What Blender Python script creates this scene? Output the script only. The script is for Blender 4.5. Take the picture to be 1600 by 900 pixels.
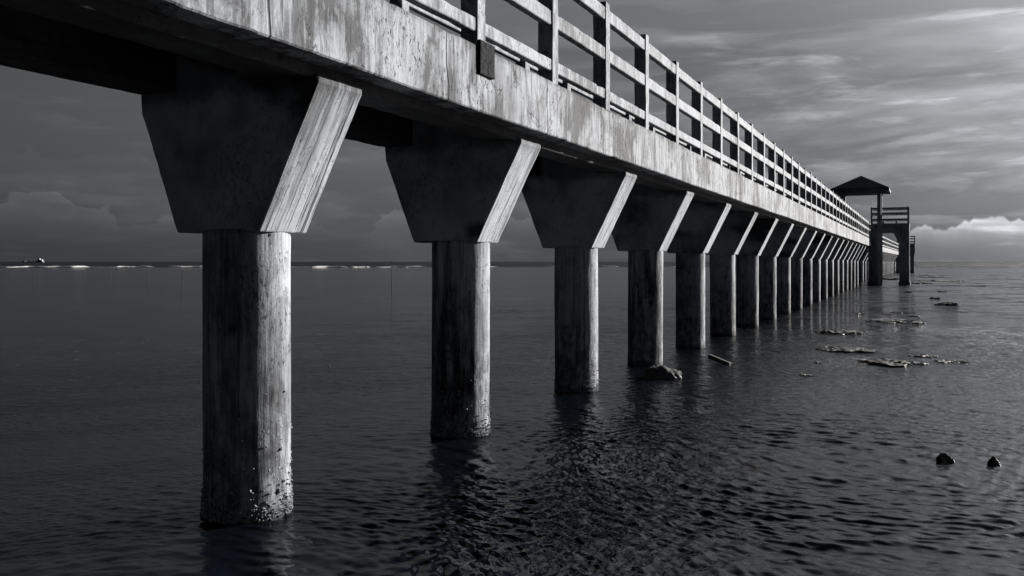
import bpy, bmesh, math, random
import numpy as np
from mathutils import Vector, noise
R = math.radians
for o in list(bpy.data.objects): bpy.data.objects.remove(o)
scene = bpy.context.scene
COL = scene.collection
random.seed(7)

# ------------------------------------------------------------------ camera
CAM_H = 1.545; F = 1400.0; YAW = math.atan(638/1400.0); HZ = 409.0
CT, ST = math.cos(YAW), math.sin(YAW)
cd = bpy.data.cameras.new('camera'); cam = bpy.data.objects.new('camera', cd); COL.objects.link(cam)
cam.location = (0, 0, CAM_H); cam.rotation_euler = (R(90), 0, YAW)
cd.sensor_width = 36; cd.lens = 36*F/1600; cd.shift_y = -(450-HZ)/1600
cd.clip_start = .05; cd.clip_end = 60000
scene.camera = cam

# ------------------------------------------------------------------ light
SUN_AZ = R(35.5); SUN_EL = R(13)          # azimuth clockwise from +Y (the pier runs along +Y)
sd = Vector((math.sin(SUN_AZ)*math.cos(SUN_EL), math.cos(SUN_AZ)*math.cos(SUN_EL), math.sin(SUN_EL)))
ld = bpy.data.lights.new('sun', 'SUN'); ld.energy = 5.0; ld.angle = R(.6); ld.color = (1, .955, .90)
sun = bpy.data.objects.new('sun', ld); COL.objects.link(sun)
sun.rotation_euler = sd.to_track_quat('Z', 'Y').to_euler()
scene.view_settings.view_transform = 'Standard'; scene.view_settings.look = 'None'
scene.view_settings.exposure = 1.7; scene.view_settings.gamma = 1
scene.view_settings.use_curve_mapping = False

# ------------------------------------------------------------------ node helper
class NB:
    def __init__(s, nt): s.nt = nt; s.n = nt.nodes; s.l = nt.links
    def put(s, sock, v):
        if isinstance(v, bpy.types.NodeSocket): s.l.new(v, sock)
        elif v is not None: sock.default_value = v
    def m(s, op, a, b=None, c=None, clamp=False):
        n = s.n.new('ShaderNodeMath'); n.operation = op; n.use_clamp = clamp
        s.put(n.inputs[0], a)
        if b is not None: s.put(n.inputs[1], b)
        if c is not None: s.put(n.inputs[2], c)
        return n.outputs[0]
    def add(s, a, b): return s.m('ADD', a, b)
    def sub(s, a, b): return s.m('SUBTRACT', a, b)
    def mul(s, a, b): return s.m('MULTIPLY', a, b)
    def ss(s, x, lo, hi, a=0., b=1., kind='SMOOTHSTEP'):
        n = s.n.new('ShaderNodeMapRange'); n.interpolation_type = kind; n.clamp = True
        s.put(n.inputs['Value'], x); s.put(n.inputs['From Min'], lo); s.put(n.inputs['From Max'], hi)
        s.put(n.inputs['To Min'], a); s.put(n.inputs['To Max'], b)
        return n.outputs['Result']
    def xyz(s, x, y, z):
        n = s.n.new('ShaderNodeCombineXYZ'); s.put(n.inputs[0], x); s.put(n.inputs[1], y); s.put(n.inputs[2], z); return n.outputs[0]
    def sep(s, v):
        n = s.n.new('ShaderNodeSeparateXYZ'); s.l.new(v, n.inputs[0]); return n.outputs
    def mapv(s, v, sc, loc=(0, 0, 0)):
        n = s.n.new('ShaderNodeMapping'); s.l.new(v, n.inputs[0]); n.inputs['Scale'].default_value = sc; n.inputs['Location'].default_value = loc
        return n.outputs[0]
    def noise(s, v, scale=1., detail=6., rough=.55, dist=0., dim='3D'):
        n = s.n.new('ShaderNodeTexNoise'); n.noise_dimensions = dim
        s.l.new(v, n.inputs['Vector']); n.inputs['Scale'].default_value = scale; n.inputs['Detail'].default_value = detail
        n.inputs['Roughness'].default_value = rough; n.inputs['Distortion'].default_value = dist
        return n.outputs['Fac']
    def voro(s, v, scale, feature='F1', out='Distance'):
        n = s.n.new('ShaderNodeTexVoronoi'); n.feature = feature; s.l.new(v, n.inputs['Vector']); n.inputs['Scale'].default_value = scale
        return n.outputs[out]
    def mixf(s, f, a, b):
        n = s.n.new('ShaderNodeMix'); n.data_type = 'FLOAT'; s.put(n.inputs[0], f); s.put(n.inputs[2], a); s.put(n.inputs[3], b); return n.outputs[0]
    def bump(s, h, strength, dist, prev=None):
        n = s.n.new('ShaderNodeBump'); n.inputs['Strength'].default_value = strength; n.inputs['Distance'].default_value = dist
        s.put(n.inputs['Height'], h)
        if prev is not None: s.l.new(prev, n.inputs['Normal'])
        return n.outputs[0]

# ------------------------------------------------------------------ sky
w = bpy.data.worlds.new('World'); scene.world = w; w.use_nodes = True
nt = w.node_tree; nt.nodes.clear(); b = NB(nt)
out = nt.nodes.new('ShaderNodeOutputWorld'); bg = nt.nodes.new('ShaderNodeBackground'); nt.links.new(bg.outputs[0], out.inputs[0])
bg.inputs['Strength'].default_value = .05
sky = nt.nodes.new('ShaderNodeTexSky'); sky.sky_type = 'NISHITA'; sky.sun_disc = False
sky.sun_elevation = SUN_EL; sky.sun_rotation = SUN_AZ
tc = nt.nodes.new('ShaderNodeTexCoord'); D = tc.outputs['Generated']
dx, dy, dz = b.sep(D)
az = b.m('ARCTAN2', dx, dy); el = b.m('ARCSINE', dz)
nrm = nt.nodes.new('ShaderNodeVectorMath'); nrm.operation = 'DOT_PRODUCT'; nt.links.new(D, nrm.inputs[0]); nrm.inputs[1].default_value = sd
cg = nrm.outputs['Value']
L = b.add(b.mul(b.m('EXPONENT', b.mul(cg, 1.2)), .057), b.mul(b.m('POWER', b.m('MAXIMUM', cg, 0.), 12.), .85))
L = b.mul(L, b.ss(dy, -.1, .5, .05, 1.))          # unseen sky behind and beside the camera darkened to cut fill on shaded faces
L = b.mul(L, b.ss(el, 0, .15, .70, 1.02))
L = b.mul(L, b.add(1., b.mul(b.ss(el, .30, .48, 0., 1.25), b.ss(cg, .45, .85))))      # unseen sky above the frame brightened towards the sun, to lift water reflections
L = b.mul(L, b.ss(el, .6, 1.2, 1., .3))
# broken, horizontally drawn-out cloud, lit from its upper right edge
def cover(ka, ke, seed, lo, hi, dark, bright, relief, detail=9, rough=.56):
    P = lambda da, de: b.noise(b.xyz(b.mul(b.add(az, da), ka), b.mul(b.add(el, de), ke), seed), 1., detail, rough, .35)
    n = P(0., 0.); n2 = P(.022, .009)
    c = b.ss(n, lo, hi)
    return c, b.mixf(c, dark, b.add(bright, b.mul(b.sub(n, n2), relief)))
c1, g1 = cover(3.0, 15., 1.7, .45, .56, .80, 1.04, 3.2)
c2, g2 = cover(6.5, 38., 5.1, .50, .60, .95, 1.10, 2.4)
st = b.mul(g1, g2)
lowfade = b.ss(el, .21, .27, 1., .35)                      # clearer, smoother veil higher up
st = b.mixf(lowfade, 1., st)
L = b.mul(L, b.mixf(b.ss(az, -.60, -.15), b.mixf(.38, 1., st), st))
L = b.mul(L, b.mixf(b.ss(az, -.5, -.1), 1., b.ss(el, .0, .06, .55, 1.)))
def heap(L, azs, seed, base, lo, hi, gain, rim, azlo=None, azhi=None, rough=1., rw=.018, shade=.5, soft=(.010, .018), bfs=(24., 40.)):
    """one bank of cloud: crisp bright upper edge, body that melts away at its base"""
    n = b.noise(b.xyz(b.mul(az, azs), seed, 0.), 1., 4, .55)
    h = b.ss(n, .34, .68, lo, hi, 'LINEAR')
    f = b.noise(b.xyz(b.mul(az, bfs[0]), b.mul(el, bfs[1]), seed), 1., 8, .6, .3)
    t = b.sub(b.add(h, b.mul(b.sub(f, .5), (hi-lo)*rough)), el)
    m = b.mul(b.ss(t, 0., .004), b.ss(el, base-soft[0], base+soft[1]))
    if azlo is not None: m = b.mul(m, b.ss(az, azlo, azlo+(.05 if base > .05 else .025)))
    if azhi is not None: m = b.mul(m, b.ss(az, azhi-.15, azhi, 1., 0.))
    body = b.noise(b.xyz(b.mul(az, bfs[0]*.6), b.mul(el, bfs[1]*.8), seed+9), 1., 7, .62, .4)
    g = b.add(b.add(gain, b.mul(b.m('EXPONENT', b.mul(b.m('MAXIMUM', t, 0.), -1/rw)), rim)), b.mul(b.sub(body, .5), shade))
    return b.mixf(m, L, b.mul(L, g))
#L = heap(L, 1.6, 21.7, .17, .235, .275, .84, .0, -.45, None, .5, .02, .5, (6., 26.))
# right side: a lens-shaped bank, then lower ones, then low bright cumulus
L = heap(L, 2.2, 11.3, .115, .165, .222, 1.22, .40, -.30, None, .55, .008, 1.3, (9., 52.))
L = heap(L, 3.4, 3.7, .085, .100, .160, .86, .62, -.40, None, .8, .008, 1.3, (12., 60.))
L = heap(L, 5., 5.9, .050, .050, .095, .92, .46, -.34, None, .9, .009, 1.2, (20., 48.))
# left side
L = heap(L, 4., 2.3, .100, .085, .150, 1.14, .28, None, -.40, .8, .02, .35, (16., 34.))
L = heap(L, 7., 7.1, .034, .026, .074, 1.12, .42, None, -.10, 1.1, .014, .4)
L = heap(L, 15., 4.4, .030, .029, .054, 4.4, 4.0, -.03, 1.2, .9, .011, 3.4, (44., 70.), (.003, .004))
L = b.mul(L, b.ss(el, .014, .034, .84, 1.))
bw = nt.nodes.new('ShaderNodeRGBToBW'); nt.links.new(sky.outputs[0], bw.inputs[0])
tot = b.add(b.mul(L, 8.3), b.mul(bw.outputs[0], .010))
# a monochrome sky: cold in its dark parts, neutral in its bright ones
mx = nt.nodes.new('ShaderNodeMix'); mx.data_type = 'RGBA'
nt.links.new(b.ss(tot, .015, .33, kind='LINEAR'), mx.inputs[0])
mx.inputs[6].default_value = (.50, .80, 1.65, 1); mx.inputs[7].default_value = (.97, 1., 1.055, 1)
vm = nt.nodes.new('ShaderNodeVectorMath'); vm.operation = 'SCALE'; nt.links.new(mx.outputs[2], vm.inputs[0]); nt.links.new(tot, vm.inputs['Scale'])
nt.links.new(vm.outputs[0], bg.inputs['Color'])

# ------------------------------------------------------------------ materials
def newmat(name):
    m = bpy.data.materials.new(name); m.use_nodes = True; nt = m.node_tree; nt.nodes.clear(); b = NB(nt)
    o = nt.nodes.new('ShaderNodeOutputMaterial'); p = nt.nodes.new('ShaderNodeBsdfPrincipled'); nt.links.new(p.outputs[0], o.inputs[0])
    return m, b, p
def setcol(b, p, val, tint=(.925, .985, 1.085)):
    n = b.n.new('ShaderNodeVectorMath'); n.operation = 'SCALE'; n.inputs[0].default_value = tint
    b.put(n.inputs['Scale'], val); b.l.new(n.outputs[0], p.inputs['Base Color'])
def concrete(name, light=.56, dark=.16, sc=(9, 9, .9), pits=.5, stain=.5, algae=None, boards=False, bumpd=.006, spots=0., lines=0., sandy=.16, drips=.5):
    """weathered cast concrete: pale base, blotches of dirt, long thin runs, pits; algae = (z of full growth, z where it ends, strength)"""
    m, b, p = newmat(name)
    geo = b.n.new('ShaderNodeNewGeometry'); W = geo.outputs['Position']
    wx, wy, wz = b.sep(W)
    s1 = b.noise(b.mapv(W, sc), 1., 9, .62, .15)
    s2 = b.noise(b.mapv(W, tuple(3.2*c for c in sc), (3, 1, 7)), 1., 6, .62)
    bl = b.noise(b.mapv(W, (1.3, 1.3, 1.0)), 1., 9, .66, .5)
    bl2 = b.noise(b.mapv(W, (5., 5., 3.), (2, 5, 1)), 1., 8, .68, .6)
    fine = b.noise(W, 60., 6, .65)
    zone = b.ss(b.noise(b.mapv(W, (.9, .9, .5), (5, 5, 5)), 1., 3, .5), .40, .62)
    # how dirty: streaks matter more inside dirty zones
    dirt = b.mul(b.ss(s1, .60, .40), b.mixf(zone, .16, 1.))
    dirt = b.add(dirt, b.mul(b.ss(bl, .46, .62), stain))
    dirt = b.add(dirt, b.mul(b.ss(bl2, .50, .66), stain*.75))
    dirt = b.m('MINIMUM', b.mul(dirt, .8), 1.)
    val = b.mixf(dirt, light, dark)
    val = b.mul(val, b.ss(s2, .32, .54, .66, 1.04))
    val = b.mul(val, b.ss(fine, .3, .7, 1-sandy, 1+sandy*.5))
    # thin dark runs
    run = b.noise(b.mapv(W, tuple(2.6*c if c > 3 else c*.7 for c in sc), (1, 8, 2)), 1., 4, .55)
    val = b.mul(val, b.ss(run, .61, .67, 1., 1-drips*.85))
    # pits, gathered in patches
    pit = b.noise(b.mapv(W, (38, 38, 20), (9, 2, 4)), 1., 3, .6, .8)
    pm = b.mul(b.ss(pit, .585, .625), b.ss(b.noise(W, 2., 4, .6), .47, .56))
    val = b.mul(val, b.mixf(b.mul(pm, pits), 1., .22))
    h = b.add(b.mul(s2, .6), b.sub(b.mul(fine, .3), b.mul(pm, 1.4)))
    if boards:       # joints between pours and cracks
        j = b.ss(b.m('ABSOLUTE', b.sub(b.m('FRACT', b.add(b.mul(wy, 1/1.83), b.mul(b.noise(b.mapv(W, (.6, .6, 1.5)), 1., 3, .5), .12))), .5)), .4925, .498)
        val = b.mul(val, b.mixf(j, 1., .35)); h = b.sub(h, j)
        cr = b.voro(b.mapv(W, (1.2, 1.2, 1.2)), 1., 'DISTANCE_TO_EDGE')
        dist = b.noise(W, 5., 5, .6)
        cm = b.mul(b.ss(b.m('ABSOLUTE', b.add(cr, b.mul(b.sub(dist, .5), .16))), .0, .005, 1., 0.), b.ss(b.noise(b.mapv(W, (.35, .35, .35), (4, 4, 4)), 1., 2, .5), .50, .54))
        val = b.mul(val, b.mixf(cm, 1., .25)); h = b.sub(h, cm)
        val = b.mul(val, b.ss(b.add(wz, b.mul(b.noise(b.mapv(W, (6, 6, 3)), 1., 6, .7), .12)), ZB_+1.58, ZB_+1.66, 1., .55))
    if lines:        # long grooves left by the form boards: depend on y only, broken up along the slope
        l1 = b.noise(b.xyz(0., b.mul(wy, 46.), b.mul(wz, .7)), 1., 2, .5)
        brk = b.ss(b.noise(b.mapv(W, (1., 14., 1.4), (3, 3, 3)), 1., 4, .6), .42, .56)
        lm = b.mul(b.ss(l1, .575, .61), brk)
        l2 = b.ss(b.noise(b.xyz(4., b.mul(wy, 15.), b.mul(wz, .5)), 1., 3, .5), .55, .68)
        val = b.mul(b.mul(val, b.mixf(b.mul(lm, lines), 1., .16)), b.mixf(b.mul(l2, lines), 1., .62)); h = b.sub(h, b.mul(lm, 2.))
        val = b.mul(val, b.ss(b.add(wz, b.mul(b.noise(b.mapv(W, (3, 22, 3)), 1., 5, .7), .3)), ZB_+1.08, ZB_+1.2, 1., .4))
    if algae:
        e0 = b.add(wz, b.mul(b.sub(b.noise(b.mapv(W, (3.2, 3.2, 1.3)), 1., 7, .65), .5), 1.5))
        am = b.ss(e0, algae[0], algae[1], 1., 0.)
        patch = b.ss(b.noise(b.mapv(W, (12, 12, 6)), 1., 8, .72), .40, .60, .1, 1.)
        val = b.mul(val, b.sub(1., b.mul(b.mul(am, patch), algae[2])))
        vo = b.voro(W, 30.); vm_ = b.voro(W, 30., out='Color')
        ring = b.mul(b.ss(vo, .16, .26), b.ss(vo, .30, .42, 1., 0.))
        pres = b.mul(b.ss(b.sep(vm_)[0], .74, .76), b.ss(b.add(wz, b.mul(b.noise(W, 4., 3, .6), .7)), .55, 1.15, 1., 0.))
        sp = b.mul(b.mul(ring, pres), spots)
        val = b.mixf(sp, val, .21); h = b.add(h, b.mul(sp, 1.2))
        wet = b.ss(b.add(wz, b.mul(b.noise(W, 9., 3, .6), .10)), .06, .15, .30, 1.)
        val = b.mul(val, wet)
    setcol(b, p, val)
    p.inputs['Roughness'].default_value = .88; p.inputs['Specular IOR Level'].default_value = .15
    b.l.new(b.bump(h, .9, bumpd), p.inputs['Normal'])
    return m
ZB_ = CAM_H
M_fascia = concrete('fascia_concrete', .21, .045, (11, 11, 1.2), pits=1., stain=1.0, boards=True, bumpd=.008, drips=.7)
M_rail = concrete('rail_concrete', .235, .09, (9, 9, 3.), pits=.7, stain=.5, bumpd=.006, drips=.3)
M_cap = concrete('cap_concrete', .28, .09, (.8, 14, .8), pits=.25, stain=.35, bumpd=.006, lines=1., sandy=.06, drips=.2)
M_column = concrete('column_concrete', .265, .035, (13, 13, .9), pits=.7, stain=.6, algae=(.2, 1.5, .72), bumpd=.008, spots=.7, drips=.6)
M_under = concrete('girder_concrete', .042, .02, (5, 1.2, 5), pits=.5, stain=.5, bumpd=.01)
M_old = concrete('old_concrete', .30, .14, (6, 6, 2), pits=.4, stain=.5, algae=(.2, .9, .6), bumpd=.01)

def plain(name, c, rough=.8, nsc=8., var=.35, bumpd=.004, spec=.3):
    m, b, p = newmat(name)
    g = b.n.new('ShaderNodeNewGeometry').outputs['Position']
    n = b.noise(g, nsc, 8, .65)
    setcol(b, p, b.mul(b.ss(n, .3, .7, 1-var, 1+var), c))
    p.inputs['Roughness'].default_value = rough; p.inputs['Specular IOR Level'].default_value = spec
    b.l.new(b.bump(n, .8, bumpd), p.inputs['Normal'])
    return m
M_roof = plain('roof_sheet', .014, .8, 5.)
M_timber = plain('weathered_timber', .012, .8, 12.)
M_stake = plain('wet_stake', .015, .8, 12.)
M_plate = plain('rusted_plate', .016, .95, 26., .7, .004, .03)
M_hull = plain('ship_hull', .045, .6, .1)
M_white = plain('ship_white', .22, .6, .1, .1)
M_barn = plain('barnacle_shell', .19, .8, 60., .6)

def rockmat():
    m, b, p = newmat('reef_rock')
    g = b.n.new('ShaderNodeNewGeometry'); P = g.outputs['Position']
    n = b.noise(P, 6., 9, .7, .4); n2 = b.noise(P, 30., 6, .7)
    v = b.ss(n, .38, .66, .003, .032); v = b.mul(v, b.ss(n2, .3, .7, .6, 1.3))
    z = b.sep(P)[2]
    v = b.mul(v, b.ss(z, .0, .05, .45, 1.))
    setcol(b, p, v); p.inputs['Specular IOR Level'].default_value = .35
    b.l.new(b.ss(z, 0., .05, .45, .85), p.inputs['Roughness'])
    b.l.new(b.bump(b.add(n, b.mul(n2, .4)), 1., .03), p.inputs['Normal'])
    return m
M_rock = rockmat()

def watermat():
    m, b, p = newmat('sea_water')
    g = b.n.new('ShaderNodeNewGeometry'); P = g.outputs['Position']
    cam = b.n.new('ShaderNodeVectorMath'); cam.operation = 'LENGTH'; b.l.new(P, cam.inputs[0]); dist = cam.outputs['Value']
    setcol(b, p, .0045, (.6, .9, 1.45))
    px0 = b.sep(P)[0]
    # unresolved chop: glossier close by and on the sheltered left, rougher far out, roughest beyond the reef
    b.l.new(b.ss(dist, 225., 290., 1.333, 1.13), p.inputs['IOR'])  # IOR lowered beyond the reef: darkens reflections in place of wave self-shadowing
    b.l.new(b.add(b.add(.022, b.mul(b.ss(dist, 10., 60., 0., .16), b.ss(px0, -16., -2., .15, 1.))), b.ss(dist, 225., 290., 0., .24)), p.inputs['Roughness'])
    rot = b.n.new('ShaderNodeMapping'); b.l.new(P, rot.inputs[0]); rot.inputs['Rotation'].default_value = (0, 0, R(-18))
    rv = rot.outputs[0]
    n1 = b.noise(b.mapv(rv, (11., 19., 1.)), 1., 4, .6, .4)
    n2 = b.noise(b.mapv(rv, (2.2, 5.5, 1.), (5, 2, 0)), 1., 5, .6, .3)
    n3 = b.noise(b.mapv(rv, (.12, .5, 1.), (5, 2, 0)), 1., 5, .6, .3)
    patch = b.ss(b.noise(b.mapv(P, (.05, .05, 1.)), 1., 3, .5), .35, .62, .35, 1.)
    px, py, pz = b.sep(P)
    # left of the pier the lagoon lies calmer, beyond the reef it is rough
    calm = b.mixf(b.ss(dist, 9., 18.), 1., b.ss(px, -12., -5.5, .36, 1.))
    rough = b.ss(dist, 230., 330., 1., 7.)
    calm2 = b.ss(px, -40., -3., .7, 1.)
    s1 = b.mul(b.mul(n1, patch), b.mul(calm, b.ss(dist, 5., 13., .010, .030)))
    s2 = b.mul(b.mul(n2, b.ss(dist, 7., 20., 0., 1.)), b.mul(calm, .085))
    s3 = b.mul(b.mul(n3, b.ss(dist, 40., 250., 0., 1.)), b.mul(rough, .30))
    h = b.add(s1, b.add(s2, b.mul(s3, calm2)))
    nb = b.bump(h, 1., 1.)
    # chop too fine for the mesh: slopes taken straight from noise, growing with distance and beyond the reef
    def chop(scale, sc):
        n = b.n.new('ShaderNodeTexNoise'); b.l.new(b.mapv(rv, sc), n.inputs['Vector']); n.inputs['Scale'].default_value = scale; n.inputs['Detail'].default_value = 3
        v = b.n.new('ShaderNodeVectorMath'); v.operation = 'SUBTRACT'; b.l.new(n.outputs['Color'], v.inputs[0]); v.inputs[1].default_value = (.5, .5, .5)
        return v.outputs[0]
    side = b.ss(px, -18., -2., .12, 1.)
    wide = b.ss(b.noise(b.mapv(P, (.03, .012, 1.)), 1., 5, .65), .36, .60, .55, 1.15)
    k = b.mul(b.mul(b.ss(dist, 9., 34., 0., 2.3), side), wide)
    k = b.add(k, b.ss(dist, 225., 300., 0., 4.))
    va = b.n.new('ShaderNodeVectorMath'); va.operation = 'ADD'; b.l.new(chop(3.2, (1, 1, 1)), va.inputs[0]); b.l.new(chop(.42, (.8, 1.8, 1)), va.inputs[1])
    vs = b.n.new('ShaderNodeVectorMath'); vs.operation = 'SCALE'; b.l.new(va.outputs[0], vs.inputs[0]); b.l.new(k, vs.inputs['Scale'])
    vm = b.n.new('ShaderNodeVectorMath'); vm.operation = 'MULTIPLY'; b.l.new(vs.outputs[0], vm.inputs[0]); vm.inputs[1].default_value = (1, 1, 0)
    vn = b.n.new('ShaderNodeVectorMath'); vn.operation = 'ADD'; b.l.new(nb, vn.inputs[0]); b.l.new(vm.outputs[0], vn.inputs[1])
    vz = b.n.new('ShaderNodeVectorMath'); vz.operation = 'NORMALIZE'; b.l.new(vn.outputs[0], vz.inputs[0])
    b.l.new(vz.outputs[0], p.inputs['Normal'])
    return m
M_water = watermat()
def foammat():
    m = bpy.data.materials.new('surf_foam'); m.use_nodes = True; nt = m.node_tree; nt.nodes.clear(); b = NB(nt)
    o = nt.nodes.new('ShaderNodeOutputMaterial'); d = nt.nodes.new('ShaderNodeBsdfDiffuse'); t = nt.nodes.new('ShaderNodeBsdfTranslucent'); mx = nt.nodes.new('ShaderNodeMixShader')
    for n in (d, t): n.inputs['Color'].default_value = (.5, .5, .5, 1)
    mx.inputs[0].default_value = .6
    nt.links.new(d.outputs[0], mx.inputs[1]); nt.links.new(t.outputs[0], mx.inputs[2]); nt.links.new(mx.outputs[0], o.inputs[0])
    return m
M_foam = foammat()

# ------------------------------------------------------------------ object helpers
def at(px, py, z=0.):
    """ground point seen at a pixel of the 1600x900 photograph"""
    fwd = F*(CAM_H-z)/(py-HZ); r = (px-800)/F*fwd
    return Vector((r*CT-fwd*ST, r*ST+fwd*CT, z)), fwd
def link(name, me, mat, parent=None, loc=(0, 0, 0), smooth=False):
    o = bpy.data.objects.new(name, me); COL.objects.link(o); o.location = loc
    if mat: me.materials.clear(); me.materials.append(mat)
    if parent: o.parent = parent
    if smooth:
        me.polygons.foreach_set('use_smooth', [True]*len(me.polygons))
    return o
def thing(name, label, cat, loc=(0, 0, 0), rz=0, group=None):
    o = bpy.data.objects.new(name, None); COL.objects.link(o); o.location = loc; o.rotation_euler = (0, 0, rz)
    o.empty_display_size = .3
    tag(o, label, cat, group); return o
def tag(o, label, cat, group=None, kind=None):
    if label: o['label'] = label
    if cat: o['category'] = cat
    if group: o['group'] = group
    if kind: o['kind'] = kind
    return o
def box(bm, x0, x1, y0, y1, z0, z1):
    v = [bm.verts.new((x, y, z)) for z in (z0, z1) for y in (y0, y1) for x in (x0, x1)]
    for f in ((0, 2, 3, 1), (4, 5, 7, 6), (0, 1, 5, 4), (2, 6, 7, 3), (0, 4, 6, 2), (1, 3, 7, 5)):
        bm.faces.new([v[i] for i in f])
    return v
def fin(bm, name, bevel=0., seg=1, rough=0., nsc=9., cuts=0):
    if cuts:
        bmesh.ops.subdivide_edges(bm, edges=bm.edges[:], cuts=cuts, use_grid_fill=True)
    if bevel:
        es = [e for e in bm.edges if len(e.link_faces) == 2 and e.calc_face_angle(0) > .3]
        bmesh.ops.bevel(bm, geom=es, offset=bevel, segments=seg, affect='EDGES', profile=.6)
    if rough:
        for v in bm.verts:
            d = noise.noise_vector(v.co*nsc); v.co += d*rough
    bmesh.ops.recalc_face_normals(bm, faces=bm.faces[:])
    me = bpy.data.meshes.new(name); bm.to_mesh(me); bm.free(); return me
SL = -.0018                                 # the whole pier falls very slightly away from the camera
def dz_(y): return SL*(y-4.4)
def beam(name, prof, y0, y1, step, rough, nsc, mat, parent, zfun=dz_, chips=0., smooth=False):
    """a long member: closed profile [(x, z)...] swept along y with an uneven cast surface and chipped arrises"""
    ys = [y0]
    while ys[-1] < y1-1e-6:
        s = step*max(1., abs(ys[-1])/14.); ys.append(min(y1, ys[-1]+s))
    bm = bmesh.new(); rings = []
    n = len(prof); cx = sum(p[0] for p in prof)/n; cz = sum(p[1] for p in prof)/n
    for y in ys:
        r = []
        for x, z in prof:
            p = Vector((x, y, z)); d = noise.noise_vector(p*nsc)*rough*.6 + noise.noise_vector(p*nsc*.08+Vector((3, 3, 3)))*rough*2.2
            if chips:
                c = max(0., noise.fractal(Vector((x*3+7, y*6, z*3)), 1., 2., 4)-.12)*chips
                d += Vector((cx-x, 0, cz-z)).normalized()*c
            r.append(bm.verts.new((x+d.x, y, z+d.z+zfun(y))))
        rings.append(r)
    for a, c in zip(rings, rings[1:]):
        for i in range(n): bm.faces.new((a[i], a[(i+1) % n], c[(i+1) % n], c[i]))
    bm.faces.new(rings[0]); bm.faces.new(rings[-1][::-1])
    return link(name, fin(bm, name), mat, parent, smooth=smooth)
def rectprof(x0, x1, z0, z1, nx=1, nz=1, bev=.008):
    """rectangle with small chamfers, x0<x1"""
    p = []
    for i in range(nx+1): p.append((x0+bev+(x1-x0-2*bev)*i/nx, z0))
    for i in range(nz+1): p.append((x1, z0+bev+(z1-z0-2*bev)*i/nz))
    for i in range(nx+1): p.append((x1-bev-(x1-x0-2*bev)*i/nx, z1))
    for i in range(nz+1): p.append((x0, z1-bev-(z1-z0-2*bev)*i/nz))
    return p
def cyl(bm, x, y, z0, z1, r0, r1, seg=12, tilt=(0, 0)):
    a = [bm.verts.new((x+r0*math.cos(2*math.pi*i/seg), y+r0*math.sin(2*math.pi*i/seg), z0)) for i in range(seg)]
    c = [bm.verts.new((x+tilt[0]+r1*math.cos(2*math.pi*i/seg), y+tilt[1]+r1*math.sin(2*math.pi*i/seg), z1)) for i in range(seg)]
    for i in range(seg): bm.faces.new((a[i], a[(i+1) % seg], c[(i+1) % seg], c[i]))
    bm.faces.new(a[::-1]); bm.faces.new(c)

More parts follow.
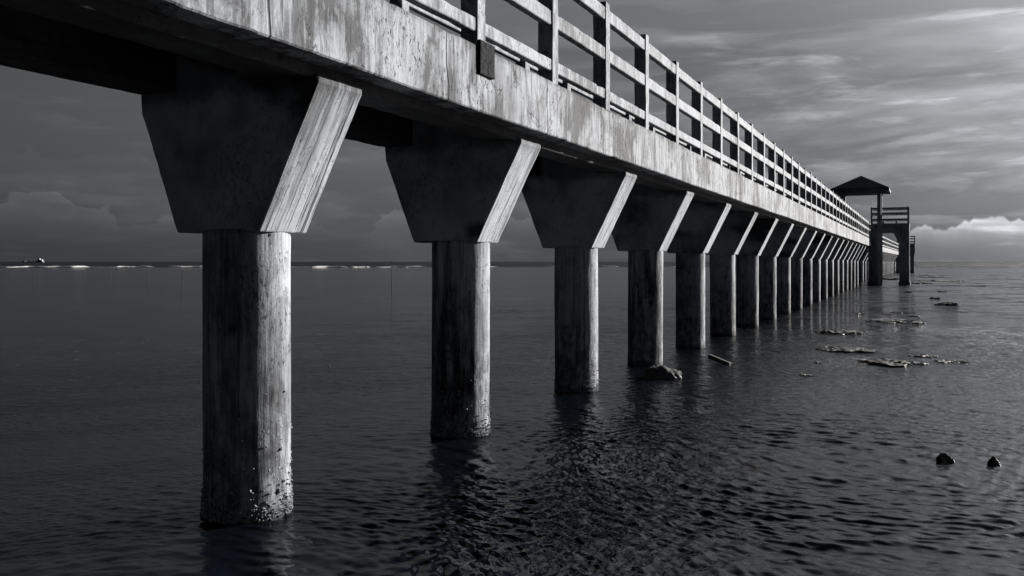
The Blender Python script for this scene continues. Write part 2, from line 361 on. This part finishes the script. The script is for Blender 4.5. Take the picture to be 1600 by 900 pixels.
# ------------------------------------------------------------------ the sea
def sea():
    dens = np.linspace(-R(42), R(42), 1000)
    rest = np.linspace(R(42), R(318), 74)[1:-1]
    ang = np.concatenate([dens, rest])          # clockwise from the view direction
    rad = [.25]; 
    while rad[-1] < 30000:
        r = rad[-1]
        dr = .25 if r < 3.9 else max(.33*r*r/1433., .007)
        if r > 55: dr = max(r*.035, 1.)
        rad.append(r+dr)
    rad = np.array(rad); nr, na = len(rad), len(ang)
    dr = np.gradient(rad)
    A, RR = np.meshgrid(ang, rad); DR = np.repeat(dr[:, None], na, 1)
    X = RR*np.sin(A-YAW); Y = RR*np.cos(A-YAW)
    rng = np.random.default_rng(5)
    Z = np.zeros_like(X)
    wx = X+.35*np.sin(Y*.9+1)+.25*np.sin(X*1.7+Y*.6); wy = Y+.3*np.sin(X*1.1+2)+.2*np.sin(Y*2.1-X*.8)
    N = 100
    for i in range(N):
        lam = (.05)*(.32/.05)**((i+rng.random())/N)
        th = -YAW + R(188) + (1 if i % 2 else -1)*R(20) + rng.normal(0, R(26))
        sl = .27*math.sqrt(2/N)*(1.1 if lam < .2 else .8)
        amp = sl*lam/(2*math.pi); k = 2*math.pi/lam
        wgt = np.clip(lam/(DR*1.7)-1, 0, 1)
        if wgt.max() <= 0: continue
        Z += amp*wgt*np.sin(k*(wx*math.sin(th)+wy*math.cos(th))+rng.random()*6.28)
    # calmer on the left of the pier, livelier on its right; wind patches
    calm = .36+.64*np.clip((X+5.2)/3.6, 0, 1)
    calm *= 1-.72*np.clip((RR-9)/12, 0, 1)*np.clip((-4.5-X)/4, 0, 1)
    pat = .72+.28*np.sin(X*.31+1.3*np.sin(Y*.17))*np.cos(Y*.23+X*.11)+.14*np.sin(X*.9-Y*.5)
    Z *= calm*np.clip(pat, .35, 1.2)
    Z *= np.clip((RR-.5)/2, 0, 1)
    Z += -.004
    co = np.stack([X, Y, Z], -1).reshape(-1, 3).astype(np.float32)
    idx = np.arange(nr*na).reshape(nr, na)
    a = idx[:-1, :]; c = idx[1:, :]
    q = np.stack([a, np.roll(a, -1, 1), np.roll(c, -1, 1), c], -1).reshape(-1, 4)[:, ::-1]
    nf = len(q)
    # centre fan
    ctr = len(co); co = np.vstack([co, [[0, 0, -.004]]]).astype(np.float32)
    tri = np.stack([np.full(na, ctr), np.roll(idx[0], -1), idx[0]], -1)
    me = bpy.data.meshes.new('sea'); me.vertices.add(len(co)); me.vertices.foreach_set('co', co.ravel())
    me.loops.add(nf*4+na*3); me.loops.foreach_set('vertex_index', np.concatenate([q.ravel(), tri.ravel()]).astype(np.int32))
    me.polygons.add(nf+na)
    st = np.concatenate([np.arange(nf)*4, nf*4+np.arange(na)*3]).astype(np.int32)
    me.polygons.foreach_set('loop_start', st)
    me.update(calc_edges=True); me.validate()
    me.polygons.foreach_set('use_smooth', np.ones(nf+na, dtype=bool))
    o = link('sea', me, M_water); o['kind'] = 'structure'
    # make sure it faces up
    if me.polygons[1000].normal.z < 0:
        me.flip_normals()
    return o
sea()

# ------------------------------------------------------------------ the pier
ZB = CAM_H
XF = -2.943; XG0 = -3.12; XG1 = -4.46; XFL = 2*-3.785-XF           # fascia right, girders, fascia left
S1 = 4.389; SP = 2.93
ZF0, ZF1, ZG = ZB+1.112, ZB+1.590, ZB+1.045
RZ = [(1.688, 1.790), (2.088, 2.218), (2.503, 2.633)]; POST_TOP = 2.685
def column_mesh(seed, r=.262, ztop=ZB+.19, fine=True):
    seg = 72 if fine else 24; nz = 90 if fine else 10
    bm = bmesh.new(); rings = []
    for j in range(nz+1):
        z = -.6+(ztop+.6)*j/nz; ring = []
        for i in range(seg):
            a = 2*math.pi*i/seg; p = Vector((math.cos(a), math.sin(a), z*.9+seed*5.3))
            rr = r + .004*noise.fractal(p*2.2, 1, 2, 4)
            if fine:
                lowm = max(0., min(1., (.28-z)/.26))
                rr += .007*lowm*max(0, noise.fractal(Vector((p.x*6, p.y*6, z*7+seed)), .8, 2., 5)) + .002*lowm**2
                rr -= .004*max(0, noise.noise(Vector((p.x*9, p.y*9, z*1.2+seed*3)))-.2)
            ring.append(bm.verts.new((rr*math.cos(a), rr*math.sin(a), z)))
        rings.append(ring)
    for a, c in zip(rings, rings[1:]):
        for i in range(seg): bm.faces.new((a[i], a[(i+1) % seg], c[(i+1) % seg], c[i]))
    bm.faces.new(rings[-1]); bm.faces.new(rings[0][::-1])
    return fin(bm, 'column')
def cap_mesh(seed, fine=True):
    """tapering cap: wide under the girders, narrow on the column. Local origin at the column axis, z absolute"""
    t = .222
    prof = [(-.365, ZB+.178), (.262, ZB+.178), (.268, ZB+.184), (.686, ZB+1.02), (.686, ZB+1.047), (.686-.3, ZB+1.36),
            (-.36, ZB+1.36), (-.672, ZB+1.047), (-.664, ZB+.93), (-.372, ZB+.186)]
    # front and back outlines, slanted edges subdivided so that they can be chipped
    pts = []
    n = len(prof)
    for i in range(n):
        a, c = prof[i], prof[(i+1) % n]; L = math.dist(a, c); k = max(1, int(L/(.03 if fine else 1.)))
        for q in range(k): pts.append((a[0]+(c[0]-a[0])*q/k, a[1]+(c[1]-a[1])*q/k))
    ys = [-t, -t+.008] + [-t+.008+(2*t-.016)*i/(10 if fine else 1) for i in range(1, 10 if fine else 1)] + [t-.008, t]
    cx, cz = 0, ZB+.8
    bm = bmesh.new(); rings = []
    for j, y in enumerate(ys):
        ring = []
        for x, z in pts:
            p = Vector((x, y, z+seed*3.1)); d = Vector((0, 0, 0))
            if fine:
                d = noise.noise_vector(p*7)*.0035
                edge = (j in (0, len(ys)-1))
                ch = max(0., noise.fractal(p*8, .9, 2., 4)-.05)
                inw = Vector((-x, 0, cz-z)).normalized()
                low = max(0., 1-(z-ZB-.17)/.18)
                d += inw*(ch*(.026 if edge else .004)*(1+low) + (.006 if edge else 0))
            ring.append(bm.verts.new((x+d.x, y+d.y*.4, z+d.z)))
        rings.append(ring)
    for a, c in zip(rings, rings[1:]):
        for i in range(len(pts)): bm.faces.new((a[i], a[(i+1) % len(pts)], c[(i+1) % len(pts)], c[i]))
    bm.faces.new(rings[0]); bm.faces.new(rings[-1][::-1])
    return fin(bm, 'pier_cap')
def post_mesh(seed, w=.14):
    bm = bmesh.new()
    z0, z1 = ZF1-.02, ZB+POST_TOP
    nz = 14
    prof = rectprof(-w/2, w/2, -w/2, w/2, 2, 2, .007); rings = []
    for j in range(nz+1):
        z = z0+(z1-z0)*j/nz
        ring = []
        for x, y in prof:
            p = Vector((x, y, z+seed*2.)); d = noise.noise_vector(p*9)*.004
            ring.append(bm.verts.new((x+d.x, y+d.y, z+(0 if j < nz else d.z*1.5))))
        rings.append(ring)
    n = len(prof)
    for a, c in zip(rings, rings[1:]):
        for i in range(n): bm.faces.new((a[i], a[(i+1) % n], c[(i+1) % n], c[i]))
    bm.faces.new(rings[-1])
    bm.faces.new(rings[0][::-1])
    return fin(bm, 'post')

pier = thing('footbridge', 'long pale concrete footbridge with railings, nearest stretch from the foreground to the shelter', 'footbridge')
Y0, Y1 = -13., 65.4
fz = rectprof(XG0, XF, ZF0, ZF1, 2, 9, .009)
beam('edge_beam', fz, Y0, Y1, .045, .004, 7., M_fascia, pier, chips=.018)
fzl = rectprof(XFL, XG1, ZF0, ZF1, 1, 2, .009)
beam('edge_beam', fzl, Y0, Y1, .5, .003, 5., M_fascia, pier)
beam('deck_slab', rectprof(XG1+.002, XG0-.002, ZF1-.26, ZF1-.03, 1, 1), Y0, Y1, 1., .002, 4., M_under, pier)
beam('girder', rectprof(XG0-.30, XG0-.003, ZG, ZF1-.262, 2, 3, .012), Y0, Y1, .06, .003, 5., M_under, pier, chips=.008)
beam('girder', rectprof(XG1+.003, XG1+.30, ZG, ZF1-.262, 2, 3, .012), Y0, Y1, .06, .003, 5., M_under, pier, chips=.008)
# supports
cm = [column_mesh(i) for i in range(6)]; cf = column_mesh(9, fine=False)
km = [cap_mesh(i) for i in range(5)]; kf = cap_mesh(9, fine=False)
cols = []
for k in range(-4, 21):
    y = S1+SP*k + {0: -.022, 1: -.130, 2: -.045}.get(k, 0.)
    fine = -1 <= k < 9
    c = link('column', cm[k % 6] if fine else cf, M_column, pier, (-3.79, y, dz_(y)), smooth=True)
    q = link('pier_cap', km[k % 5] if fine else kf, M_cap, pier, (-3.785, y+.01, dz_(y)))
    c.rotation_euler = (R(random.uniform(-.3, .3)), R(random.uniform(-.3, .3)), R(random.uniform(0, 360)))
    if fine: q.rotation_euler = (0, 0, R(random.uniform(-.7, .7)))
    cols.append((k, c))
# barnacles crusting the foot of the nearest columns
def barnacles(parent, n, zmax, seed, r=.268):
    rr = random.Random(seed); bm = bmesh.new()
    for _ in range(n):
        a = rr.uniform(0, 2*math.pi); z = min(zmax, -math.log(1-rr.random()*.9999)*(.055 if rr.random() < .85 else .17))+.005; s = rr.uniform(.003, .008)
        if rr.random() < .12: s *= 1.5
        nrm = Vector((math.cos(a), math.sin(a), 0)); c = nrm*(r-.002)+Vector((0, 0, z))
        t1 = Vector((-math.sin(a), math.cos(a), 0)); t2 = Vector((0, 0, 1)); h = s*rr.uniform(.7, 1.2)
        A = [bm.verts.new(c+(t1*math.cos(u)+t2*math.sin(u))*s*rr.uniform(.85, 1.2)) for u in [i*math.pi/3 for i in range(6)]]
        B = [bm.verts.new(c+nrm*h+(t1*math.cos(u)+t2*math.sin(u))*s*.5) for u in [i*math.pi/3 for i in range(6)]]
        Cn = bm.verts.new(c+nrm*h*.4)
        for i in range(6):
            bm.faces.new((A[i], A[(i+1) % 6], B[(i+1) % 6], B[i])); bm.faces.new((B[i], B[(i+1) % 6], Cn))
    o = link('barnacles', fin(bm, 'barnacles'), M_barn, parent); o['kind'] = 'stuff'
for k, c in cols:
    if k == 0: barnacles(c, 1300, .75, 1)
    if k == 1: barnacles(c, 900, .5, 2)
    if k == 2: barnacles(c, 600, .4, 3)
# parapet: posts and rails on both sides
pm = [post_mesh(i) for i in range(7)]
i = 0
PY0 = 5.92
for k in range(-6, 41):
    y = PY0+1.466*k
    if y > Y1-.1: break
    for sx in (XF-.07, XFL+.07):
        if sx < XF-.5 and k < -4: continue
        jx = random.uniform(-.004, .004)
        link('post', pm[i % 7], M_rail, pier, (sx+jx, y, dz_(y)+random.uniform(-.008, .008)), smooth=False); i += 1
for sx, fine in ((XF-.012, True), (XFL+.012+.075, False)):
    for z0, z1 in RZ:
        beam('rail', rectprof(sx-.075, sx, ZB+z0, ZB+z1, 1, 2 if fine else 1, .006), Y0+.5, Y1, .07 if fine else .4, .0035, 3., M_rail, pier, chips=.014 if fine else 0)
# rusty plate fixed under a post
bm = bmesh.new(); box(bm, XF-.004, XF+.022, 5.855, 6.10, ZB+1.375, ZB+1.625)
link('plate', fin(bm, 'plate', .004, 1, .003, 14., cuts=3), M_plate, pier)['label'] = 'dark rusty square plate on the outer face'

# ------------------------------------------------------------------ landings, shelter, far stretch of the pier
def landing(loc, label, group, slim=False):
    """square landing on two stout columns beside the pier; origin at water level under its inner near corner"""
    t = thing('landing_platform', label, 'pier platform', loc, 0, group)
    W = 2.36; Dp = 1.9
    bm = bmesh.new(); box(bm, 0, W, 0, Dp, ZB+2.28, ZB+2.53)
    link('deck_slab', fin(bm, 'deck_slab', .015, 1, .008, 3., 4), M_old, t)
    bm = bmesh.new(); box(bm, .02, W-.02, .03, .33, ZB+1.92, ZB+2.282); link('beam', fin(bm, 'beam', .012, 1, .008, 3., 3), M_old, t)
    bm = bmesh.new(); box(bm, .02, W-.02, Dp-.33, Dp-.03, ZB+1.92, ZB+2.282); link('beam', fin(bm, 'beam', .012, 1, .008, 3., 3), M_old, t)
    for x0, x1 in (((-.10, .35), (1.72, 2.22)) if slim else ((-.16, .43), (1.74, 2.345))):
        for y0 in ((.0,) if x0 < 0 else (.0, 1.3)):
            bm = bmesh.new(); box(bm, x0, x1, y0+.01, y0+.57, -.6, ZB+1.93)
            box(bm, x0-.05, x1+.05, y0-.04, y0+.62, -.6, .22)
            link('column', fin(bm, 'column', .015, 1, .01, 3., 3), M_old, t)
    if slim:
        bm = bmesh.new(); q = [(.9, ZB+1.925), (W-.02, ZB+1.925), (W-.02, ZB+1.3), (2.23, ZB+.75), (1.71, ZB+.75), (.9, ZB+1.5)]
        a = [bm.verts.new((x, -.015, z)) for x, z in q]; c = [bm.verts.new((x, .62, z)) for x, z in q]
        bm.faces.new(a); bm.faces.new(c[::-1])
        for i in range(6): bm.faces.new((a[i], a[(i+1) % 6], c[(i+1) % 6], c[i]))
        link('bracket', fin(bm, 'bracket'), M_old, t)
    bm = bmesh.new()
    a = [bm.verts.new(p) for p in ((1.36, .05, ZB+1.925), (1.745, .05, ZB+1.925), (1.745, .05, ZB+1.2))]
    c = [bm.verts.new((v.co.x, .30, v.co.z)) for v in a]
    bm.faces.new(a); bm.faces.new(c[::-1])
    for i in range(3): bm.faces.new((a[i], a[(i+1) % 3], c[(i+1) % 3], c[i]))
    link('bracket', fin(bm, 'bracket'), M_old, t)
    for x, y in ((.06, .06), (W-.08, .06), (.45, Dp-.08), (W-.08, Dp-.08)):
        bm = bmesh.new(); box(bm, x-.06, x+.06, y-.06, y+.06, ZB+2.528, ZB+3.62)
        link('post', fin(bm, 'post', .01), M_old, t)
    for z in (2.74, 3.14, 3.48):
        for y in (.06, Dp-.08):
            bm = bmesh.new(); box(bm, .0, W-.13, y-.035, y+.035, ZB+z, ZB+z+.11); link('rail', fin(bm, 'rail', .008), M_old, t)
        bm = bmesh.new(); box(bm, W-.115, W-.045, .12, Dp-.14, ZB+z, ZB+z+.11); link('rail', fin(bm, 'rail', .008), M_old, t)
    return t
def copy_tree(o, parent=None):
    c = o.copy(); COL.objects.link(c); c.parent = parent
    for ch in [x for x in bpy.data.objects if x.parent == o]: copy_tree(ch, c)
    return c
la = landing((-3.0, 64.1, 0), 'dark concrete landing platform on square columns beside the open shelter', 'landing platforms along the footbridge')
lb = landing((-3.0, 136, 0), 'far landing', 'landing platforms along the footbridge', True)
lb['label'] = 'farthest landing platform, seen right of the nearer one'
# bench on the near landing
bt = thing('bench', 'low dark bench on the near landing platform, behind its railing', 'bench', (-1.85, 65.2, ZB+2.53))
bm = bmesh.new(); box(bm, -.5, .5, -.18, .18, .24, .32); link('seat', fin(bm, 'seat', .01), M_old, bt)
for x in (-.4, .4):
    bm = bmesh.new(); box(bm, x-.06, x+.06, -.15, .15, 0, .241); link('leg', fin(bm, 'leg', .01), M_old, bt)

# shelter
gz = thing('shelter', 'open shelter with a dark pyramid roof on four posts straddling the footbridge', 'shelter', (-3.55, 63.15, 0))
h = 1.72; ze = ZB+4.55; za = ZB+5.66
bm = bmesh.new()
lo = [bm.verts.new((sx*h, sy*h, ze)) for sx, sy in ((-1, -1), (1, -1), (1, 1), (-1, 1))]
up = [bm.verts.new((sx*(h+.03), sy*(h+.03), ze+.17)) for sx, sy in ((-1, -1), (1, -1), (1, 1), (-1, 1))]
ap = bm.verts.new((0, 0, za)); ui = bm.verts.new((0, 0, za-.2))
for i in range(4):
    j = (i+1) % 4
    bm.faces.new((lo[i], lo[j], up[j], up[i])); bm.faces.new((up[i], up[j], ap)); bm.faces.new((lo[j], lo[i], ui))
link('roof', fin(bm, 'roof'), M_roof, gz)
bm = bmesh.new()
for s_ in (-1, 1):
    box(bm, -h-.045, h+.045, s_*(h+.03)-.02, s_*(h+.03)+.02, ze-.03, ze+.13); box(bm, s_*(h+.03)-.02, s_*(h+.03)+.02, -h-.008, h+.008, ze-.03, ze+.13)
link('eave_board', fin(bm, 'eave_board'), M_rail, gz)
bm = bmesh.new()
for s in (-1, 1):
    box(bm, -1.3, 1.3, s*1.15-.06, s*1.15+.06, ze-.12, ze+.06)
link('roof_beam', fin(bm, 'roof_beam'), M_old, gz)
for sx in (-1, 1):
    for sy in (-1, 1):
        bm = bmesh.new(); box(bm, sx*1.15-.115, sx*1.15+.115, sy*1.15-.115, sy*1.15+.115, -.6 if sx > 0 else ZF1-.3, ze+.25)
        link('post', fin(bm, 'post', .01), M_old, gz)

# the far stretch, a little narrower and bearing slightly to the right
fs = thing('footbridge', 'far stretch of the footbridge beyond the shelter, seen between the landing columns', 'footbridge', (-3.95-.55, 66.5, -.12), R(-.86))
fs2 = lambda y: -.0008*y
hw = .78; LEN = 75.
beam('edge_beam', rectprof(hw-.14, hw, ZF0, ZF1, 1, 2, .009), 0, LEN, .5, .006, 3., M_fascia, fs, fs2)
beam('edge_beam', rectprof(-hw, -hw+.14, ZF0, ZF1, 1, 1, .009), 0, LEN, .5, .003, 3., M_fascia, fs, fs2)
beam('deck_slab', rectprof(-hw+.142, hw-.142, ZG, ZF1-.05, 1, 1, .01), 0, LEN, 2., .002, 3., M_under, fs, fs2)
for k in range(25):
    y = .9+SP*k
    link('column', cf, M_column, fs, (0, y, fs2(y)), smooth=True); link('pier_cap', kf, M_cap, fs, (0, y, fs2(y)))
for k in range(50):
    y = .5+1.466*k
    link('post', pm[k % 7], M_rail, fs, (hw-.07, y, fs2(y)))
    if k % 1 == 0: link('post', pm[(k+3) % 7], M_rail, fs, (-hw+.07, y, fs2(y)))
for sx in (hw-.012, -hw+.087):
    for z0, z1 in RZ:
        beam('rail', rectprof(sx-.075, sx, ZB+z0, ZB+z1, 1, 1, .006), 0, LEN, .6, .006, 2., M_rail, fs, fs2)

# ------------------------------------------------------------------ rocks
def rock(px, py, wpx, hgt, depth, label, seed, peak=0., rz=0.):
    """px,py: waterline point; wpx: width in photo pixels; hgt,depth in metres"""
    p, fwd = at(px, py); wd = wpx*fwd/F
    bm = bmesh.new(); bmesh.ops.create_icosphere(bm, subdivisions=5, radius=1.)
    for v in bm.verts:
        c = v.co.copy(); s = Vector((seed*3.7, seed*1.3, 0))
        n = noise.fractal(c*1.3+s, .9, 2.1, 6); rg = 1-abs(noise.noise(c*2.6+s))*2
        k = 1+.55*n+.12*rg
        lump = noise.noise(Vector((c.x*wd*2.5, c.y*2, seed)))
        v.co = Vector((c.x*k*wd/2, c.y*k*depth/2, 0))
        top = max(0., 1-(c.x**2+c.y**2)); 
        z = c.z
        if peak: z = (1-peak)*z+peak*(1-(c.x**2+c.y**2)**.4)*(1 if c.z > 0 else -1); n *= .35; lump *= .2
        hgt_ = hgt*.68; zz = hgt_*z*(1+.8*n+.5*lump)+hgt_*.25*noise.fractal(c*7+s, .8, 2., 4)
        if not peak: zz = min(zz, hgt_*(.62+.4*noise.noise(c*5+s)+.4*lump))
        v.co.z = zz-.012
    me = fin(bm, 'rock'); 
    o = link('rock', me, M_rock, None, (p.x, p.y, 0)); o.rotation_euler = (0, 0, YAW+rz)
    tag(o, label, 'rock', 'reef rocks standing out of the water')
rocks = [
 (1312, 520, 62, .10, .9, 'rough dark rock patch right of the columns, behind the flat slabs'),
 (1321, 547, 74, .085, .8, 'flat pale-streaked slab of reef, left of the largest slab'),
 (1386, 567, 88, .10, .75, 'widest and nearest flat reef slab with a pale top'),
 (1443, 556, 40, .05, .4, 'thin pale sliver of rock just behind the right end of the widest slab'),
 (1488, 565, 46, .05, .3, 'low knobbly strip of rock right of the widest slab'),
 (1257, 586, 18, .04, .2, 'small dark stone awash, nearest of the stones left of the slabs'),
 (1276, 566, 10, .05, .12, 'tiny dark stone between the flat slabs and the columns'),
 (1400, 502, 56, .09, 1.6, 'long dark low rock in mid water, dipping to the right'),
 (1361, 502, 12, .05, .5, 'little dark stone just left of the long low rock'),
 (1427, 494, 13, .05, .5, 'small stone right above the long low rock'),
 (1400, 488, 13, .05, .5, 'small flat stone above the middle of the long low rock'),
 (1387, 491, 9, .04, .4, 'tiny flat stone above the left part of the long low rock'),
 (1340, 490, 11, .05, .4, 'lone small stone beside the far columns'),
#(1488, 477, 32, .11, 1.8, 'humped rock standing alone at right in the middle distance'),
 (1503, 487, 10, .03, .4, 'tiny awash stone below the humped rock'),
 (1461, 467, 6, .12, .5, 'small dark stone left of the humped rock'),
 (1471, 456, 7, .08, .7, 'small stone farther out, between the humped rock and the reef bars'),
 (1355, 461, 9, .06, .7, 'small stone at the foot of the farthest visible columns'),
 (1419, 457, 6, .12, .6, 'small dark stone in front of the landing column'),
 (1532, 447, 8, .08, .8, 'farthest right small stone'),
 (1437, 443, 28, .16, 1.6, 'short thick reef bar touching the landing column'),
 (1470, 439, 56, .14, 3., 'long dark reef bar, right of the landing column'),
 (1462, 433, 46, .14, 4., 'thin reef bar behind the long dark one'),
 (1442, 430, 34, .14, 4., 'farthest thin reef bar, near the foot of the farthest platform'),
 (1395, 437, 26, .25, 3., 'reef rock between the legs of the near landing platform'),
]
for i, r in enumerate(rocks):
    rock(*r[:6], seed=i+1, rz=random.uniform(-.12, .12))
def hull_rock(px, py, pts, label, seed, rough=.012):
    """an angular stone: convex hull of a few corner points (metres: right, away, up), faceted and weathered"""
    p, fwd = at(px, py)
    bm = bmesh.new()
    for q in pts: bm.verts.new(q)
    r = bmesh.ops.convex_hull(bm, input=bm.verts[:])
    bmesh.ops.subdivide_edges(bm, edges=bm.edges[:], cuts=5, use_grid_fill=True)
    bmesh.ops.triangulate(bm, faces=bm.faces[:])
    bmesh.ops.subdivide_edges(bm, edges=bm.edges[:], cuts=1)
    for v in bm.verts:
        n = noise.fractal(v.co*11+Vector((seed, 0, 0)), .9, 2., 5); v.co += noise.noise_vector(v.co*14+Vector((seed, 2, 0)))*rough + Vector((0, 0, n*rough))
    o = link('rock', fin(bm, 'rock'), M_rock, None, (p.x, p.y, 0)); o.rotation_euler = (0, 0, YAW)
    tag(o, label, 'rock', 'reef rocks standing out of the water')
hull_rock(1038, 592, [(-.25, .0, -.05), (.23, -.02, -.05), (-.2, .35, -.05), (.27, .3, -.05), (-.21, .08, .13), (-.02, .06, .155), (.20, .10, .085), (.26, .16, .05), (-.1, .33, .13), (.2, .3, .09), (-.26, .12, .05)],
          'dark angular boulder at the foot of the fourth column', 1., .02)
hull_rock(1488, 478, [(-.42, .1, -.04), (.33, .0, -.04), (.36, .9, -.04), (-.3, 1., -.04), (-.25, .3, .03), (.0, .2, .08), (.27, .25, .09), (.35, .3, .02), (.2, .8, .09), (-.1, .8, .06)],
          'humped rock standing alone at right in the middle distance', 8., .03)
hull_rock(1478, 721, [(-.07, 0, -.03), (.075, -.01, -.03), (.0, .11, -.03), (-.065, .03, .02), (-.025, .04, .06), (.02, .04, .055), (.05, .03, .03), (.08, .05, -.01)],
          'left one of two pointed black stones in the foreground water', 3., .013)
hull_rock(1554, 727, [(-.06, 0, -.03), (.065, .0, -.03), (.0, .11, -.03), (-.04, .03, .025), (.0, .04, .066), (.015, .04, .058), (.035, .03, .03), (.07, .05, .0)],
          'right one of two pointed black stones in the foreground water', 5., .013)

# broken post lying half sunk near the fifth column
p, fwd = at(1139, 569)
bm = bmesh.new(); box(bm, -.035, .035, -.02, .34, -.03, .03)
o = link('timber', fin(bm, 'timber', .006, 1, .006, 12., 2), M_timber, None, (p.x, p.y, .0))
o.rotation_euler = (R(18), 0, YAW+R(55)); tag(o, 'short broken timber sticking out of the water by the fifth column', 'timber')

# ------------------------------------------------------------------ stakes
def stake(px, py, hpx, label, tpx=0., r=.022, group='stakes standing in the lagoon'):
    p, fwd = at(px, py); h = hpx*fwd/F; t = tpx*fwd/F
    bm = bmesh.new(); n = 6; pts = []
    for j in range(n):
        q = j/n; q2 = (j+1)/n; w1 = noise.noise(Vector((px, q*3, 0)))*.04; w2 = noise.noise(Vector((px, q2*3, 0)))*.04
        cyl(bm, t*CT*q+w1, t*ST*q, -.3+(h+.3)*q, -.3+(h+.3)*q2, r*(1-.4*q), r*(1-.4*q2), 7, (t*CT/n+w2-w1, t*ST/n))
    o = link('stake', fin(bm, 'stake'), M_stake, None, (p.x, p.y, 0)); tag(o, label, 'stake', group)
stake(283, 455, 33, 'leaning dark stake just left of the first column', 3., .024)
stake(612, 455, 48, 'tall straight stake between first and second columns', 0, .024)
stake(514, 573, 4, 'stub of a stake barely showing between the first and second columns', 0, .012)
for px, nm in ((17, 'first'), (54, 'second'), (67, 'third'), (131, 'fourth'), (172, 'fifth'), (231, 'sixth')):
    stake(px, 432, 9, nm+' from the left in the row of tiny far stakes at left', random.uniform(-1, 1), .045)

# ------------------------------------------------------------------ surf on the reef
bm = bmesh.new(); rr = random.Random(3)
def crest(px0, px1, py, hmax):
    n = int((px1-px0)*2.2)
    prev = None
    nz = 8
    for i in range(n+1):
        px = px0+(px1-px0)*i/n; q = i/n
        env = min(1., min(q, 1-q)*6)*(.66+.45*noise.fractal(Vector((px*.05, py, 2)), .9, 2., 4)+.06*noise.noise(Vector((px*2., py, 5))))
        env = min(env, .72)
        p, fwd = at(px, py+.35*noise.noise(Vector((px*.03, 0, 0)))); hh = .62*hmax*env+.01
        ring = []
        for j in range(nz+1):
            a = math.pi*j/nz; wd = 2.2*env+.3
            off = -math.cos(a)*wd; zz = math.sin(a)**.7*max(.02, hh)*(1+.25*noise.noise(Vector((px*.5, j*.9, py))))-.02
            ring.append(bm.verts.new((p.x-off*ST*-1*-1, p.y+off*CT, zz)))
        if prev:
            for j in range(nz): bm.faces.new((prev[j], prev[j+1], ring[j+1], ring[j]))
        prev = ring
for c in ((-60, 30, 417.6, .5), (16, 84, 417.3, .7), (66, 142, 417.4, .85), (142, 184, 417.6, .25), (176, 242, 417.2, .8), (256, 330, 417.2, .7), (450, 490, 417.6, .4), (478, 545, 417.8, .9), (545, 580, 417.6, .6),
          (584, 612, 417.6, .4), (606, 666, 416.3, .5), (610, 640, 417.9, .4), (690, 780, 417.0, .4), (843, 880, 416.6, .45), (934, 968, 416.6, .55), (1034, 1062, 416.8, .5), (-60, -10, 415.2, .4), (340, 420, 417.2, .4)):
    crest(*c)
o = link('surf', fin(bm, 'surf'), M_foam); tag(o, 'broken line of white surf on the reef near the horizon', 'surf', None, 'stuff')

# ------------------------------------------------------------------ ship
p, fwd = at(52, 409+1.6*F/2600.)
sh = thing('ship', 'small cargo ship on the horizon at far left with a white deckhouse aft', 'ship', (p.x, p.y, 0), YAW)
u = fwd/F*.8
bm = bmesh.new()
box(bm, -20*u, 20*u, -5, 5, -1, 1.6*u); box(bm, -20*u, -15*u, -5, 5, 1.6*u, 2.5*u); box(bm, 8*u, 20*u, -5, 5, 1.6*u, 2.2*u)
link('hull', fin(bm, 'hull', .3), M_hull, sh)
bm = bmesh.new(); box(bm, 9*u, 18.5*u, -4, 4, 2.2*u, 4.6*u); box(bm, 10*u, 13.5*u, -4, 4, 4.6*u, 7.*u); box(bm, 15.5*u, 17.5*u, -2, 2, 4.6*u, 5.8*u)
link('deckhouse', fin(bm, 'deckhouse', .2), M_white, sh)
bm = bmesh.new(); cyl(bm, -14*u, 0, 1.6*u, 6.5*u, .5, .3, 6); cyl(bm, -3*u, 0, 1.6*u, 6*u, .5, .3, 6)
link('mast', fin(bm, 'mast'), M_hull, sh)
